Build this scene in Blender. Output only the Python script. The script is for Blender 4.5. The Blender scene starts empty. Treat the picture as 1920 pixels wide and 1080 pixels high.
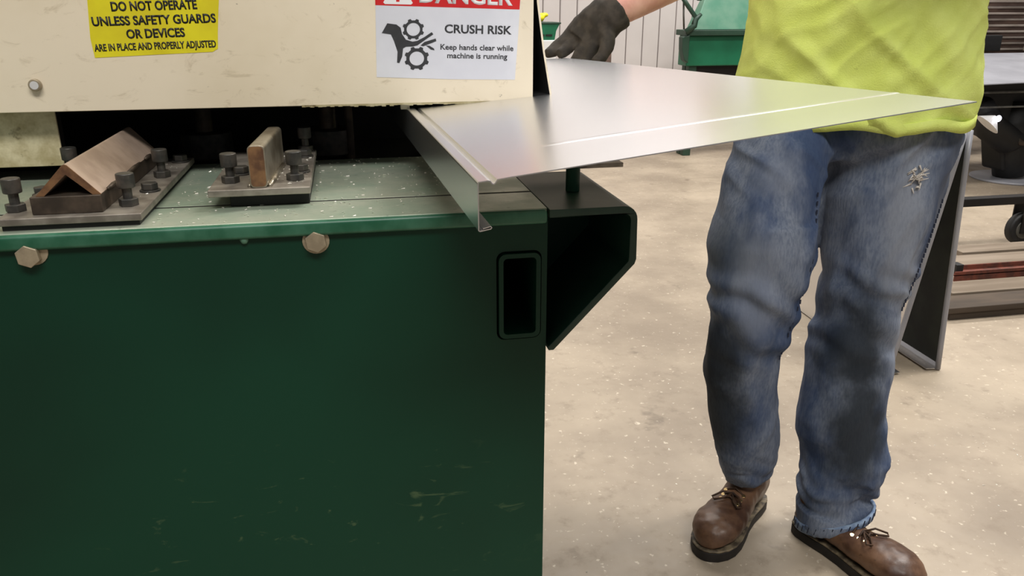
import bpy, bmesh, math, random
from mathutils import Vector, Matrix, noise
from mathutils.geometry import tessellate_polygon

sc = bpy.context.scene
col = sc.collection
R = math.radians
rnd = random.Random(7)

# ------------------------------------------------------------------ camera
cam = bpy.data.cameras.new('camera'); camo = bpy.data.objects.new('camera', cam); col.objects.link(camo)
cam.sensor_width = 36.0; cam.lens = 36.0 * 1500 / 1920
cam.clip_start = 0.02; cam.clip_end = 60
camo.location = (0, 0, 1.08)
camo.rotation_euler = (R(90 - 19.6), 0, R(-11.4))
sc.camera = camo

# ------------------------------------------------------------------ world, lamps, exposure
w = bpy.data.worlds.new('hall_light'); sc.world = w; w.use_nodes = True
w.node_tree.nodes['Background'].inputs[0].default_value = (0.93, 0.95, 1.0, 1)
w.node_tree.nodes['Background'].inputs[1].default_value = 0.2

def area(name, loc, target, sx, sy, power, colr=(1, 0.975, 0.94)):
    d = bpy.data.lights.new(name, 'AREA'); d.shape = 'RECTANGLE'; d.size = sx; d.size_y = sy
    d.energy = power; d.color = colr
    o = bpy.data.objects.new(name, d); col.objects.link(o); o.location = loc
    o.rotation_euler = (Vector(target) - Vector(loc)).to_track_quat('-Z', 'Y').to_euler()
    return o
area('ceiling_lamp', (0.3, -1.6, 4.2), (0.5, 0.8, 0.6), 3.0, 0.8, 145)
area('ceiling_lamp', (3.0, 1.9, 4.6), (1.6, 1.2, 0), 0.6, 2.2, 230)
area('ceiling_lamp', (2.6, 4.6, 4.6), (2.6, 5.2, 0), 6.0, 0.8, 330)
area('ceiling_lamp', (-2.2, 2.6, 4.6), (-1.6, 2.4, 0), 0.6, 3.0, 60)

vs = sc.view_settings
vs.view_transform = 'Standard'; vs.look = 'None'; vs.gamma = 1.0; vs.use_curve_mapping = False
vs.exposure = -0.1

# ------------------------------------------------------------------ materials
def srgb(r, g, b):
    f = lambda c: (c / 255 / 12.92) if c / 255 <= 0.04045 else ((c / 255 + 0.055) / 1.055) ** 2.4
    return (f(r), f(g), f(b), 1)

class NT:
    def __init__(self, name):
        self.m = bpy.data.materials.new(name); self.m.use_nodes = True
        self.t = self.m.node_tree; self.n = self.t.nodes; self.b = self.n['Principled BSDF']
        self.co = None
    def coord(self):
        if not self.co:
            g = self.n.new('ShaderNodeNewGeometry'); self.co = g.outputs['Position']
        return self.co
    def link(self, a, b): self.t.links.new(a, b)
    def mapped(self, scale=(1, 1, 1), loc=(0, 0, 0), rot=(0, 0, 0)):
        mp = self.n.new('ShaderNodeMapping'); self.link(self.coord(), mp.inputs[0])
        mp.inputs['Location'].default_value = loc; mp.inputs['Rotation'].default_value = rot; mp.inputs['Scale'].default_value = scale
        return mp.outputs[0]
    def noise(self, scale, detail=4, rough=0.55, st=(1, 1, 1), rot=(0, 0, 0), dist=0.0, loc=(0, 0, 0)):
        x = self.n.new('ShaderNodeTexNoise'); x.inputs['Scale'].default_value = scale
        x.inputs['Detail'].default_value = detail; x.inputs['Roughness'].default_value = rough; x.inputs['Distortion'].default_value = dist
        self.link(self.mapped(st, loc, rot), x.inputs['Vector']); return x.outputs['Fac']
    def ramp(self, fac, lo, hi, a=0.0, b=1.0):
        x = self.n.new('ShaderNodeMapRange'); x.interpolation_type = 'SMOOTHSTEP'
        self.link(fac, x.inputs[0]); x.inputs[1].default_value = lo; x.inputs[2].default_value = hi
        x.inputs[3].default_value = a; x.inputs[4].default_value = b; return x.outputs[0]
    def math(self, op, a, b):
        x = self.n.new('ShaderNodeMath'); x.operation = op; x.use_clamp = False
        for i, v in enumerate((a, b)):
            if isinstance(v, (int, float)): x.inputs[i].default_value = v
            else: self.link(v, x.inputs[i])
        return x.outputs[0]
    def mix(self, fac, a, b):
        x = self.n.new('ShaderNodeMix'); x.data_type = 'RGBA'
        if isinstance(fac, (int, float)): x.inputs[0].default_value = fac
        else: self.link(fac, x.inputs[0])
        for i, v in ((6, a), (7, b)):
            if isinstance(v, tuple): x.inputs[i].default_value = v
            else: self.link(v, x.inputs[i])
        return x.outputs[2]
    def blob(self, c, r):
        """1 inside an ellipsoid patch round world point c, with soft noisy rim"""
        mp = self.n.new('ShaderNodeMapping'); mp.vector_type = 'TEXTURE'
        self.link(self.coord(), mp.inputs[0]); mp.inputs['Location'].default_value = c; mp.inputs['Scale'].default_value = r
        l = self.n.new('ShaderNodeVectorMath'); l.operation = 'LENGTH'; self.link(mp.outputs[0], l.inputs[0])
        return l.outputs['Value']
    def out(self, colr=None, rough=0.5, metal=0.0, bump=None, bstr=0.3, bdist=0.002, spec=None):
        if colr is not None:
            if isinstance(colr, tuple): self.b.inputs['Base Color'].default_value = colr
            else: self.link(colr, self.b.inputs['Base Color'])
        if isinstance(rough, (int, float)): self.b.inputs['Roughness'].default_value = rough
        else: self.link(rough, self.b.inputs['Roughness'])
        if isinstance(metal, (int, float)): self.b.inputs['Metallic'].default_value = metal
        else: self.link(metal, self.b.inputs['Metallic'])
        if spec is not None: self.b.inputs['Specular IOR Level'].default_value = spec
        if bump is not None:
            bp = self.n.new('ShaderNodeBump'); bp.inputs['Strength'].default_value = bstr; bp.inputs['Distance'].default_value = bdist
            self.link(bump, bp.inputs['Height']); self.link(bp.outputs[0], self.b.inputs['Normal'])
        return self.m

M = {}
def simple(key, c1, c2=None, scale=30, rough=0.5, metal=0.0, bump=0.0, lo=0.35, hi=0.65, st=(1, 1, 1), spec=None):
    t = NT(key)
    n = t.noise(scale, st=st)
    c = t.mix(t.ramp(n, lo, hi), c1, c2) if c2 else c1
    M[key] = t.out(c, rough, metal, n if bump else None, bump, spec=spec)

# concrete floor
t = NT('concrete')
a = t.noise(1.3, 5, 0.6); b_ = t.noise(14, 6, 0.7); c_ = t.noise(55, 3, 0.6)
col1 = t.mix(t.ramp(a, 0.35, 0.66), srgb(168, 153, 133), srgb(134, 120, 103))
col1 = t.mix(t.ramp(b_, 0.52, 0.72, 0, 0.5), col1, srgb(122, 108, 92))
col1 = t.mix(t.ramp(c_, 0.62, 0.72, 0, 0.55), col1, srgb(225, 212, 190))
st_ = t.noise(6.5, 4, 0.6, loc=(3, 1, 0))
col1 = t.mix(t.ramp(st_, 0.62, 0.72, 0, 0.5), col1, srgb(92, 80, 66))
M['concrete'] = t.out(col1, t.ramp(b_, 0.3, 0.7, 0.42, 0.62), 0, c_, 0.12, 0.002)

# cream paint
t = NT('cream_paint')
a = t.noise(6, 4, 0.6); b_ = t.noise(60, 4, 0.6); c_ = t.noise(22, 5, 0.7, st=(1, 1, 2.0), dist=1.5)
cc = t.mix(t.ramp(a, 0.35, 0.7), srgb(240, 226, 200), srgb(230, 215, 186))
cc = t.mix(t.ramp(c_, 0.56, 0.72, 0, 0.42), cc, srgb(172, 152, 116))
cc = t.mix(t.ramp(b_, 0.70, 0.75, 0, 0.8), cc, srgb(96, 78, 56))
M['cream_paint'] = t.out(cc, 0.42, 0, a, 0.05)

t = NT('dirty_cream_paint')
a = t.noise(14, 5, 0.7); b_ = t.noise(50, 4, 0.6)
cc = t.mix(t.ramp(a, 0.35, 0.62), srgb(222, 212, 176), srgb(172, 158, 116))
cc = t.mix(t.ramp(b_, 0.6, 0.72, 0, 0.8), cc, srgb(104, 88, 56))
M['dirty_cream_paint'] = t.out(cc, 0.5, 0, a, 0.1)

# green machine paint with scuffs
t = NT('green_paint')
a = t.noise(2.2, 3, 0.5); b_ = t.noise(42, 4, 0.65, st=(0.55, 1, 1.3), rot=(0, R(28), 0), dist=1.2); where = t.blob((-0.05, 0.73, 0.56), (0.3, 0.3, 0.13)); c_ = t.noise(16, 4, 0.6, loc=(5, 0, 2))
cc = t.mix(t.ramp(a, 0.35, 0.65), srgb(9, 46, 32), srgb(13, 60, 42))
msk = t.math('MULTIPLY', t.ramp(b_, 0.62, 0.72), t.ramp(where, 0.4, 1.0, 0.75, 0.0))
cc = t.mix(msk, cc, srgb(74, 96, 66))
cc = t.mix(t.ramp(c_, 0.74, 0.78, 0, 0.5), cc, srgb(120, 140, 125))
M['green_paint'] = t.out(cc, 0.42, 0, c_, 0.03, spec=0.25)

# worn table plate
t = NT('worn_table')
a = t.noise(9, 5, 0.65); b_ = t.noise(120, 3, 0.6)
cc = t.mix(t.ramp(a, 0.35, 0.62), srgb(184, 190, 170), srgb(150, 166, 146))
cc = t.mix(t.ramp(b_, 0.66, 0.74, 0, 0.5), cc, srgb(80, 92, 78))
M['worn_table'] = t.out(cc, t.ramp(a, 0.3, 0.7, 0.28, 0.45), 0.35, b_, 0.1)

# galvanized sheet
t = NT('galvanized')
M['galvanized'] = t.out(srgb(226, 227, 230), 0.27, 1.0)

simple('black_oxide', srgb(62, 61, 58), srgb(86, 82, 76), 80, 0.45, 0.5, 0.1)
simple('mill_steel', srgb(158, 150, 138), srgb(122, 114, 104), 40, 0.45, 0.45, 0.08)
simple('angle_steel', srgb(190, 168, 150), srgb(168, 146, 128), 30, 0.5, 0.3, 0.06)
simple('rusty_cut', srgb(150, 112, 78), srgb(104, 74, 56), 60, 0.5, 0.5, 0.1)
simple('dark_steel', srgb(66, 58, 50), srgb(92, 80, 68), 50, 0.5, 0.5, 0.08)
simple('bar_steel', srgb(186, 178, 160), srgb(150, 138, 118), 45, 0.35, 0.8, 0.06)
simple('interior_shade_black', srgb(12, 12, 11), srgb(20, 19, 17), 20, 0.7)  # near-black that carries the shade of unlit interiors and gaps
simple('zinc_bolt', srgb(178, 164, 138), srgb(150, 138, 116), 60, 0.4, 0.4, 0.05)
simple('chip_metal', srgb(240, 237, 226), srgb(222, 218, 204), 200, 0.3, 0.25)
simple('yellow_vinyl', srgb(236, 224, 36), srgb(222, 206, 34), 18, 0.4, 0, 0.02)
simple('white_vinyl', srgb(228, 228, 232), srgb(216, 216, 222), 12, 0.38, 0, 0.02)
simple('red_vinyl', srgb(214, 40, 40), srgb(198, 32, 34), 20, 0.38)
simple('black_ink', srgb(26, 25, 22), srgb(36, 34, 30), 120, 0.5)
simple('grey_ink', srgb(48, 48, 50), srgb(56, 56, 58), 90, 0.5)
simple('white_ink', srgb(238, 236, 234), None, 40, 0.45)
simple('wall_metal', srgb(196, 188, 184), srgb(186, 178, 174), 1.5, 0.5)
simple('wall_joint', srgb(188, 180, 176), None, 10, 0.6)
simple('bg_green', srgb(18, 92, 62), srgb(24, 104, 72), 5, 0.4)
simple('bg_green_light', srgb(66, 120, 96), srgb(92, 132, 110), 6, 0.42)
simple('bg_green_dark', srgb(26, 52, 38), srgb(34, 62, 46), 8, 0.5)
simple('black_rubber', srgb(16, 15, 15), srgb(24, 23, 22), 40, 0.6)
simple('black_frame', srgb(17, 15, 14), srgb(26, 22, 19), 14, 0.5, 0.2)
simple('grey_sheet', srgb(152, 152, 158), srgb(138, 138, 144), 4, 0.4, 0.15)
simple('wheel_grey', srgb(92, 90, 84), srgb(70, 68, 62), 20, 0.4, 0.3)
simple('rust_red', srgb(112, 56, 40), srgb(76, 42, 32), 25, 0.7, 0, 0.2)
simple('old_wood', srgb(134, 120, 104), srgb(104, 90, 74), 8, 0.75, 0, 0.3, st=(0.2, 1.6, 1))
simple('dark_wood', srgb(80, 66, 52), srgb(58, 48, 38), 10, 0.8, 0, 0.3, st=(0.2, 1.5, 1))
simple('brown_bar', srgb(128, 104, 92), srgb(92, 74, 66), 14, 0.55, 0.3, 0.1, st=(0.3, 1, 1))
simple('grey_bar', srgb(160, 148, 138), srgb(128, 116, 106), 14, 0.5, 0.3, 0.1, st=(0.3, 1, 1))
simple('pale_hose', srgb(190, 184, 168), None, 20, 0.5)
simple('yellow_plastic', srgb(236, 220, 30), srgb(222, 200, 24), 8, 0.4)
simple('white_enamel', srgb(222, 220, 218), srgb(208, 206, 204), 5, 0.45)
simple('orange_mark', srgb(170, 128, 96), srgb(120, 120, 90), 12, 0.6)
simple('chalk_white', srgb(236, 228, 208), srgb(214, 204, 182), 30, 0.8, 0, 0.2)
simple('skin', srgb(226, 178, 164), srgb(206, 148, 136), 18, 0.5, 0, 0.05)
simple('hair', srgb(70, 50, 36), srgb(48, 34, 26), 60, 0.6, 0, 0.3)
simple('eye_white', srgb(235, 232, 226), None, 10, 0.3)
simple('eye_dark', srgb(40, 30, 24), None, 10, 0.3)
simple('lip', srgb(176, 110, 102), None, 10, 0.5)
simple('glove_knit', srgb(62, 56, 50), srgb(42, 38, 33), 50, 0.85, 0, 0.3)
simple('boot_sole', srgb(24, 20, 17), srgb(34, 29, 25), 40, 0.7, 0, 0.2)
simple('boot_welt', srgb(128, 114, 90), srgb(66, 56, 44), 60, 0.6, 0, 0.1)
simple('lace', srgb(74, 48, 26), srgb(54, 36, 22), 90, 0.7)
simple('brass', srgb(240, 208, 150), None, 30, 0.22, 1.0)
simple('thread_dark', srgb(34, 40, 58), None, 30, 0.8)
simple('thread_white', srgb(210, 204, 196), srgb(186, 178, 170), 80, 0.85)

t = NT('hivis_cotton')
a = t.noise(9, 5, 0.6); b_ = t.noise(420, 2, 0.5); c_ = t.noise(34, 4, 0.6)
cc = t.mix(t.ramp(a, 0.35, 0.68), srgb(216, 228, 128), srgb(204, 217, 108))
cc = t.mix(t.ramp(c_, 0.7, 0.78, 0, 0.35), cc, srgb(140, 146, 70))
M['hivis'] = t.out(cc, 0.8, 0, t.math('ADD', t.math('MULTIPLY', a, 2.0), b_), 0.25, 0.004, spec=0.2)

t = NT('denim')
a = t.noise(7, 5, 0.62, st=(1.3, 1.3, 0.55)); f = t.noise(260, 2, 0.6, st=(1, 1, 0.25)); g = t.noise(11, 4, 0.6, loc=(7, 3, 1))
cc = t.mix(t.ramp(a, 0.36, 0.64), srgb(64, 79, 108), srgb(122, 130, 144))
cc = t.mix(t.ramp(f, 0.35, 0.7, 0, 0.35), cc, srgb(46, 60, 90))
def grime(cc, c, r, strength, colr):
    d = t.math('ADD', t.blob(c, r), t.math('MULTIPLY', t.math('SUBTRACT', g, 0.5), 1.1))
    return t.mix(t.ramp(d, 0.45, 1.25, strength, 0.0), cc, colr)
dk = srgb(34, 39, 44)
cc = grime(cc, (0.925, 1.22, 0.47), (0.075, 0.12, 0.13), 0.9, dk)
cc = grime(cc, (0.945, 1.21, 0.29), (0.07, 0.12, 0.16), 0.92, dk)
cc = grime(cc, (0.665, 1.30, 0.43), (0.05, 0.16, 0.09), 0.85, dk)
cc = grime(cc, (0.685, 1.30, 0.27), (0.06, 0.16, 0.13), 0.85, dk)
cc = grime(cc, (0.655, 1.27, 0.65), (0.06, 0.12, 0.07), 0.55, srgb(70, 76, 82))
cc = grime(cc, (1.10, 1.30, 0.76), (0.07, 0.16, 0.12), 0.55, srgb(84, 88, 96))
cc = grime(cc, (0.99, 1.25, 0.70), (0.035, 0.1, 0.16), 0.45, srgb(146, 150, 158))
cc = grime(cc, (0.70, 1.23, 0.60), (0.05, 0.09, 0.14), 0.5, srgb(142, 148, 160))
cc = grime(cc, (1.03, 1.24, 0.52), (0.022, 0.09, 0.16), 0.6, srgb(150, 156, 168))
cc = grime(cc, (0.73, 1.23, 0.80), (0.06, 0.1, 0.05), 0.4, srgb(128, 134, 146))
M['denim'] = t.out(cc, 0.85, 0, t.math('ADD', f, t.math('MULTIPLY', a, 2.0)), 0.25, 0.003, spec=0.2)
simple('shaded_face_dark', srgb(44, 46, 38), srgb(32, 33, 28), 12, 0.7, 0, 0.1)  # dark tone for the shaded inner face of a leaning panel
simple('lit_green_edge', srgb(22, 84, 58), srgb(56, 108, 84), 26, 0.38, 0, 0.1)  # worn green, lightened further for light the upturned chamfer catches
simple('bracket_paint', srgb(20, 52, 40), srgb(34, 62, 50), 30, 0.42, 0, 0.08)
simple('denim_hem', srgb(132, 150, 172), srgb(84, 104, 138), 60, 0.85, 0, 0.2)

t = NT('boot_leather')
a = t.noise(12, 5, 0.62); b_ = t.noise(90, 3, 0.6)
cc = t.mix(t.ramp(a, 0.36, 0.66), srgb(70, 46, 33), srgb(112, 82, 60))
cc = t.mix(t.ramp(b_, 0.62, 0.74, 0, 0.6), cc, srgb(52, 36, 26))
M['boot_leather'] = t.out(cc, 0.42, 0, b_, 0.2, 0.002)

m = bpy.data.materials.new('lamp_glow'); m.use_nodes = True
p = m.node_tree.nodes['Principled BSDF']; p.inputs['Emission Color'].default_value = (0.85, 0.82, 1, 1); p.inputs['Emission Strength'].default_value = 9
M['lamp_glow'] = m

# ------------------------------------------------------------------ mesh helpers
def wloc(o):
    v = Vector((0, 0, 0))
    while o: v += o.location; o = o.parent
    return v

def tag(o, label=None, cat=None, group=None, kind=None):
    if label: o['label'] = label
    if cat: o['category'] = cat
    if group: o['group'] = group
    if kind: o['kind'] = kind
    return o

def empty(name, loc, label, cat, group=None):
    o = bpy.data.objects.new(name, None); col.objects.link(o); o.location = loc; o.empty_display_size = 0.05
    return tag(o, label, cat, group)

def rrect(x0, z0, x1, z1, r, n=4):
    out = []
    for cx, cz, a0 in ((x1 - r, z0 + r, -90), (x1 - r, z1 - r, 0), (x0 + r, z1 - r, 90), (x0 + r, z0 + r, 180)):
        for k in range(n + 1):
            an = R(a0 + 90 * k / n); out.append((cx + r * math.cos(an), cz + r * math.sin(an)))
    return out

class MB:
    """collects shapes in world coordinates"""
    def __init__(self): self.v = []; self.f = []
    def add(self, vs_, fs_):
        k = len(self.v); self.v += [Vector(x) for x in vs_]; self.f += [tuple(i + k for i in f) for f in fs_]; return self
    def box(self, x0, x1, y0, y1, z0, z1, rot=None, piv=None):
        vs_ = [Vector((x, y, z)) for z in (z0, z1) for y in (y0, y1) for x in (x0, x1)]
        if rot:
            c = Vector(piv) if piv else Vector(((x0 + x1) / 2, (y0 + y1) / 2, (z0 + z1) / 2))
            vs_ = [c + rot @ (v - c) for v in vs_]
        return self.add(vs_, [(0, 2, 3, 1), (4, 5, 7, 6), (0, 1, 5, 4), (2, 6, 7, 3), (0, 4, 6, 2), (1, 3, 7, 5)])
    def cyl(self, p0, p1, r0, r1=None, n=16, ph=0.0):
        r1 = r0 if r1 is None else r1
        p0 = Vector(p0); p1 = Vector(p1); d = (p1 - p0).normalized()
        u = d.orthogonal().normalized(); w_ = d.cross(u)
        vs_ = []
        for p, r in ((p0, r0), (p1, r1)):
            for k in range(n):
                an = 2 * math.pi * k / n + ph; vs_.append(p + u * r * math.cos(an) + w_ * r * math.sin(an))
        fs_ = [(k, (k + 1) % n, n + (k + 1) % n, n + k) for k in range(n)] + [tuple(range(n - 1, -1, -1)), tuple(range(n, 2 * n))]
        return self.add(vs_, fs_)
    def loft(self, rings, cap=True):
        n = len(rings[0]); vs_ = [p for r in rings for p in r]; fs_ = []
        for i in range(len(rings) - 1):
            for k in range(n):
                fs_.append((i * n + k, i * n + (k + 1) % n, (i + 1) * n + (k + 1) % n, (i + 1) * n + k))
        if cap: fs_ += [tuple(range(n - 1, -1, -1)), tuple(range((len(rings) - 1) * n, len(rings) * n))]
        return self.add(vs_, fs_)
    def tube(self, pts, rad, n=10, ell=None, side=None):
        """tube along pts; rad = number or list; ell = list of (a, b) half axes with `side` as direction of a"""
        pts = [Vector(p) for p in pts]; rings = []
        if isinstance(rad, (int, float)): rad = [rad] * len(pts)
        prev = None
        for i, p in enumerate(pts):
            d = (pts[min(i + 1, len(pts) - 1)] - pts[max(i - 1, 0)]).normalized()
            if side is not None: u = (Vector(side) - d * d.dot(Vector(side))).normalized()
            elif prev is None: u = d.orthogonal().normalized()
            else: u = (prev - d * d.dot(prev)).normalized()
            prev = u; w_ = d.cross(u)
            a_, b2 = ell[i] if ell else (rad[i], rad[i])
            rings.append([p + u * a_ * math.cos(2 * math.pi * k / n) + w_ * b2 * math.sin(2 * math.pi * k / n) for k in range(n)])
        return self.loft(rings)
    def ball(self, c, rx, ry=None, rz=None, nu=14, nv=9):
        ry = ry or rx; rz = rz or rx; c = Vector(c); rings = []
        for j in range(1, nv):
            ph = math.pi * j / nv
            rings.append([c + Vector((rx * math.sin(ph) * math.cos(2 * math.pi * k / nu), ry * math.sin(ph) * math.sin(2 * math.pi * k / nu), -rz * math.cos(ph))) for k in range(nu)])
        return self.loft(rings)
    def prism_y(self, outline, y0, y1, holes=()):
        """outline (x, z) points extruded along y, with holes"""
        loops = [list(outline)] + [list(h) for h in holes]
        tris = tessellate_polygon([[Vector((x, z, 0)) for x, z in l] for l in loops])
        flat = [p for l in loops for p in l]; n = len(flat)
        vs_ = [(x, y0, z) for x, z in flat] + [(x, y1, z) for x, z in flat]
        fs_ = [tuple(t_) for t_ in tris] + [tuple(i + n for i in reversed(t_)) for t_ in tris]
        k = 0
        for l in loops:
            m_ = len(l)
            for i in range(m_): fs_.append((k + i, k + (i + 1) % m_, n + k + (i + 1) % m_, n + k + i))
            k += m_
        return self.add(vs_, fs_)
    def build(self, name, mat, parent=None, bevel=0.0, smooth=False, seg=2):
        off = wloc(parent) if parent else Vector((0, 0, 0))
        me = bpy.data.meshes.new(name)
        me.from_pydata([tuple(v - off) for v in self.v], [], self.f)
        bm = bmesh.new(); bm.from_mesh(me); bmesh.ops.recalc_face_normals(bm, faces=bm.faces); bm.to_mesh(me); bm.free()
        me.materials.append(M[mat])
        o = bpy.data.objects.new(name, me); col.objects.link(o); o.parent = parent
        if bevel:
            b = o.modifiers.new('edge', 'BEVEL'); b.width = bevel; b.segments = seg; b.limit_method = 'ANGLE'; b.angle_limit = R(35)
        if smooth:
            for pl in me.polygons: pl.use_smooth = True
        elif bevel:
            for pl in me.polygons: pl.use_smooth = True
            o.modifiers.new('wn', 'WEIGHTED_NORMAL')
        return o

def bake(o):
    """apply modifiers into the mesh"""
    dg = bpy.context.evaluated_depsgraph_get()
    me = bpy.data.meshes.new_from_object(o.evaluated_get(dg)); mats = list(o.data.materials)
    o.modifiers.clear(); o.data = me
    if not me.materials:
        for m_ in mats: me.materials.append(m_)
    for pl in me.polygons: pl.use_smooth = True
    return o

def flesh(mb, name, mat, parent, voxel, smooth_it=6, fac=0.5, wr=None, prewr=None):
    """union of the collected shapes as one smooth continuous skin; wr(worldpos, normal) -> offset along normal"""
    o = mb.build(name, mat, parent, smooth=True)
    r = o.modifiers.new('r', 'REMESH'); r.mode = 'VOXEL'; r.voxel_size = voxel
    s = o.modifiers.new('s', 'SMOOTH'); s.factor = fac; s.iterations = smooth_it
    bake(o)
    if wr:
        off = wloc(parent) if parent else Vector((0, 0, 0))
        me = o.data; nm = [v.normal.copy() for v in me.vertices]
        for v, n_ in zip(me.vertices, nm): v.co += n_ * wr(v.co + off, n_)
        me.update()
    return o

def copy_tree(o, loc, parent=None):
    c = o.copy(); col.objects.link(c); c.parent = parent; c.location = loc
    for ch in list(o.children): copy_tree(ch, ch.location, c)
    return c

def text_obj(s, name, mat, parent, cx, cz, width, height, ang, y, weight=0.0, extr=0.0002, slant=0.0):
    """flat lettering on a wall that faces -y, fitted to width x cap height, centred at cx, cz"""
    cu = bpy.data.curves.new('lettering', 'FONT'); cu.body = s; cu.offset = weight; cu.align_x = 'LEFT'; cu.resolution_u = 3
    to = bpy.data.objects.new('tmp_text', cu); col.objects.link(to)
    dg = bpy.context.evaluated_depsgraph_get(); dg.update()
    me = bpy.data.meshes.new_from_object(to.evaluated_get(dg))
    bpy.data.objects.remove(to)
    xs = [v.co.x for v in me.vertices]; x0, x1 = min(xs), max(xs)
    cap = 0.729 if weight == 0 else 0.729 + 2 * weight
    sx = width / (x1 - x0); sz = height / cap; ca, sa = math.cos(ang), math.sin(ang); off = wloc(parent)
    for v in me.vertices:
        u = (v.co.x - (x0 + x1) / 2) * sx; h = (v.co.y + weight - cap / 2) * sz
        v.co = Vector((cx + u * ca - h * sa, y, cz + u * sa + h * ca)) - off
    bm = bmesh.new(); bm.from_mesh(me)
    g = bmesh.ops.extrude_face_region(bm, geom=list(bm.faces))
    for e in g['geom']:
        if isinstance(e, bmesh.types.BMVert): e.co.y += extr
    bmesh.ops.recalc_face_normals(bm, faces=bm.faces); bm.to_mesh(me); bm.free()
    me.materials.clear(); me.materials.append(M[mat]); me.name = name
    o = bpy.data.objects.new(name, me); col.objects.link(o); o.parent = parent
    return o

# ------------------------------------------------------------------ the setting
fl = MB().box(-6, 12, -5, 9, -0.1, 0).build('floor', 'concrete'); tag(fl, kind='structure')
wb = MB().box(-6, 12, 6.53, 6.65, 0, 4.2).build('wall_back', 'wall_joint'); tag(wb, kind='structure')
x = 0.3
pm = None
while x < 10.5:
    if pm is None:
        pm = MB().box(0.0025, 0.1375, -0.03, 0.0, 0, 4.2).build('wall_panel', 'wall_metal', None, bevel=0.008)
        pm.parent = wb; pm.location = (x, 6.53, 0)
    else:
        c = pm.copy(); col.objects.link(c); c.parent = wb; c.location = (x, 6.53, 0)
    x += 0.14

# ------------------------------------------------------------------ the forming machine
mach = empty('forming_machine', (-0.4, 1.1, 0), 'green sheet metal forming machine with cream hood and warning labels in the foreground', 'machine')
YF = 0.732; TX0 = 0.134; TX1 = 0.176; TZ0 = 0.761; TZ1 = 0.850
MB().prism_y([(-1.3, 0), (0.183, 0), (0.183, 0.881), (-1.3, 0.881)], YF, YF + 0.012, [rrect(TX0 - 0.002, TZ0 - 0.002, TX1 + 0.0015, TZ1 + 0.002, 0.008)]).build('front_plate', 'green_paint', mach)
MB().box(0.1775, 0.183, YF + 0.012, 1.6, 0, 0.881).build('side_plate', 'green_paint', mach)
MB().box(-1.3, -1.29, YF + 0.012, 1.6, 0, 0.881).build('side_plate', 'green_paint', mach)
MB().box(-1.29, 0.1775, 1.59, 1.6, 0, 1.0).build('back_plate', 'green_paint', mach)
tb = MB().prism_y(rrect(TX0, TZ0, TX1, TZ1, 0.007), YF - 0.003, 1.1, [rrect(TX0 + 0.0045, TZ0 + 0.0045, TX1 - 0.0045, TZ1 - 0.0045, 0.004)]).build('pocket_tube', 'green_paint', mach)
MB().box(TX0 + 0.004, TX1 - 0.004, 1.09, 1.095, TZ0 + 0.004, TZ1 - 0.004).build('tube_end', 'interior_shade_black', mach)
# table: two plates, black strip for the slot's shade, front edge in lit green
MB().box(-1.3, 0.183, 0.7345, 0.8065, 0.881, 0.8930).build('table_plate', 'worn_table', mach, bevel=0.0008)
MB().box(-1.3, 0.183, 0.8110, 1.035, 0.881, 0.8932).build('table_plate', 'worn_table', mach, bevel=0.0008)
MB().box(-1.3, 0.183, 0.8065, 0.8110, 0.868, 0.8929).build('slot_shade_strip', 'interior_shade_black', mach)  # flush black filler stands in for the dark of the open slot
MB().box(-1.3, 0.182, 0.7265, 0.7345, 0.879, 0.8932).build('table_edge', 'lit_green_edge', mach, bevel=0.0035, seg=3)
# bracket: bent plate with gusset
def arc(cx, cz, r, a0, a1, n=6): return [(cx + r * math.cos(R(a0 + (a1 - a0) * k / n)), cz + r * math.sin(R(a0 + (a1 - a0) * k / n))) for k in range(n + 1)]
outer = [(0.1835, 0.893)] + arc(0.259, 0.879, 0.014, 90, 0) + [(0.274, 0.838), (0.2725, 0.833), (0.190, 0.7455), (0.1845, 0.7455)]
inner = [(0.1845, 0.7500), (0.188, 0.7535), (0.2655, 0.836), (0.266, 0.840)] + list(reversed(arc(0.2595, 0.8785, 0.0065, 90, 0))) + [(0.1835, 0.885)]
MB().prism_y(outer + inner, 0.7265, 0.905).build('bracket', 'bracket_paint', mach, bevel=0.0008)
MB().prism_y([(0.184, 0.886), (0.262, 0.886), (0.267, 0.88), (0.267, 0.838), (0.189, 0.7535), (0.184, 0.7535)], 0.868, 0.876).build('gusset', 'green_paint', mach)
# peg and flat support arm under the sheet
MB().cyl((0.227, 0.802, 0.893), (0.227, 0.802, 0.946), 0.0075, n=20).build('peg', 'green_paint', mach, bevel=0.001)
MB().box(0.19, 0.299, 0.85, 0.875, 0.9065, 0.9115).build('support_arm', 'mill_steel', mach, bevel=0.0006)
# hex bolts in the front plate
for (bx, bz) in ((-0.2785, 0.8745), (-0.037, 0.8735)):
    b = MB().cyl((bx, YF - 0.007, bz), (bx, YF, bz), 0.0102, n=6, ph=R(8)).build('hex_bolt', 'zinc_bolt', mach, bevel=0.0008)
    MB().cyl((bx + 0.003 * (bx < -0.2), YF - 0.0012, bz + 0.003 * (bx < -0.2)), (bx + 0.003 * (bx < -0.2), YF, bz + 0.003 * (bx < -0.2)), 0.0122, n=24).build('washer', 'zinc_bolt', b)
# hood
HY = 0.935; HX = 0.2135; HB = 0.9720
hd = MB().box(-1.35, HX, HY, HY + 0.003, HB, 1.62).build('hood_front', 'cream_paint', mach, bevel=0.0008)
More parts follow.
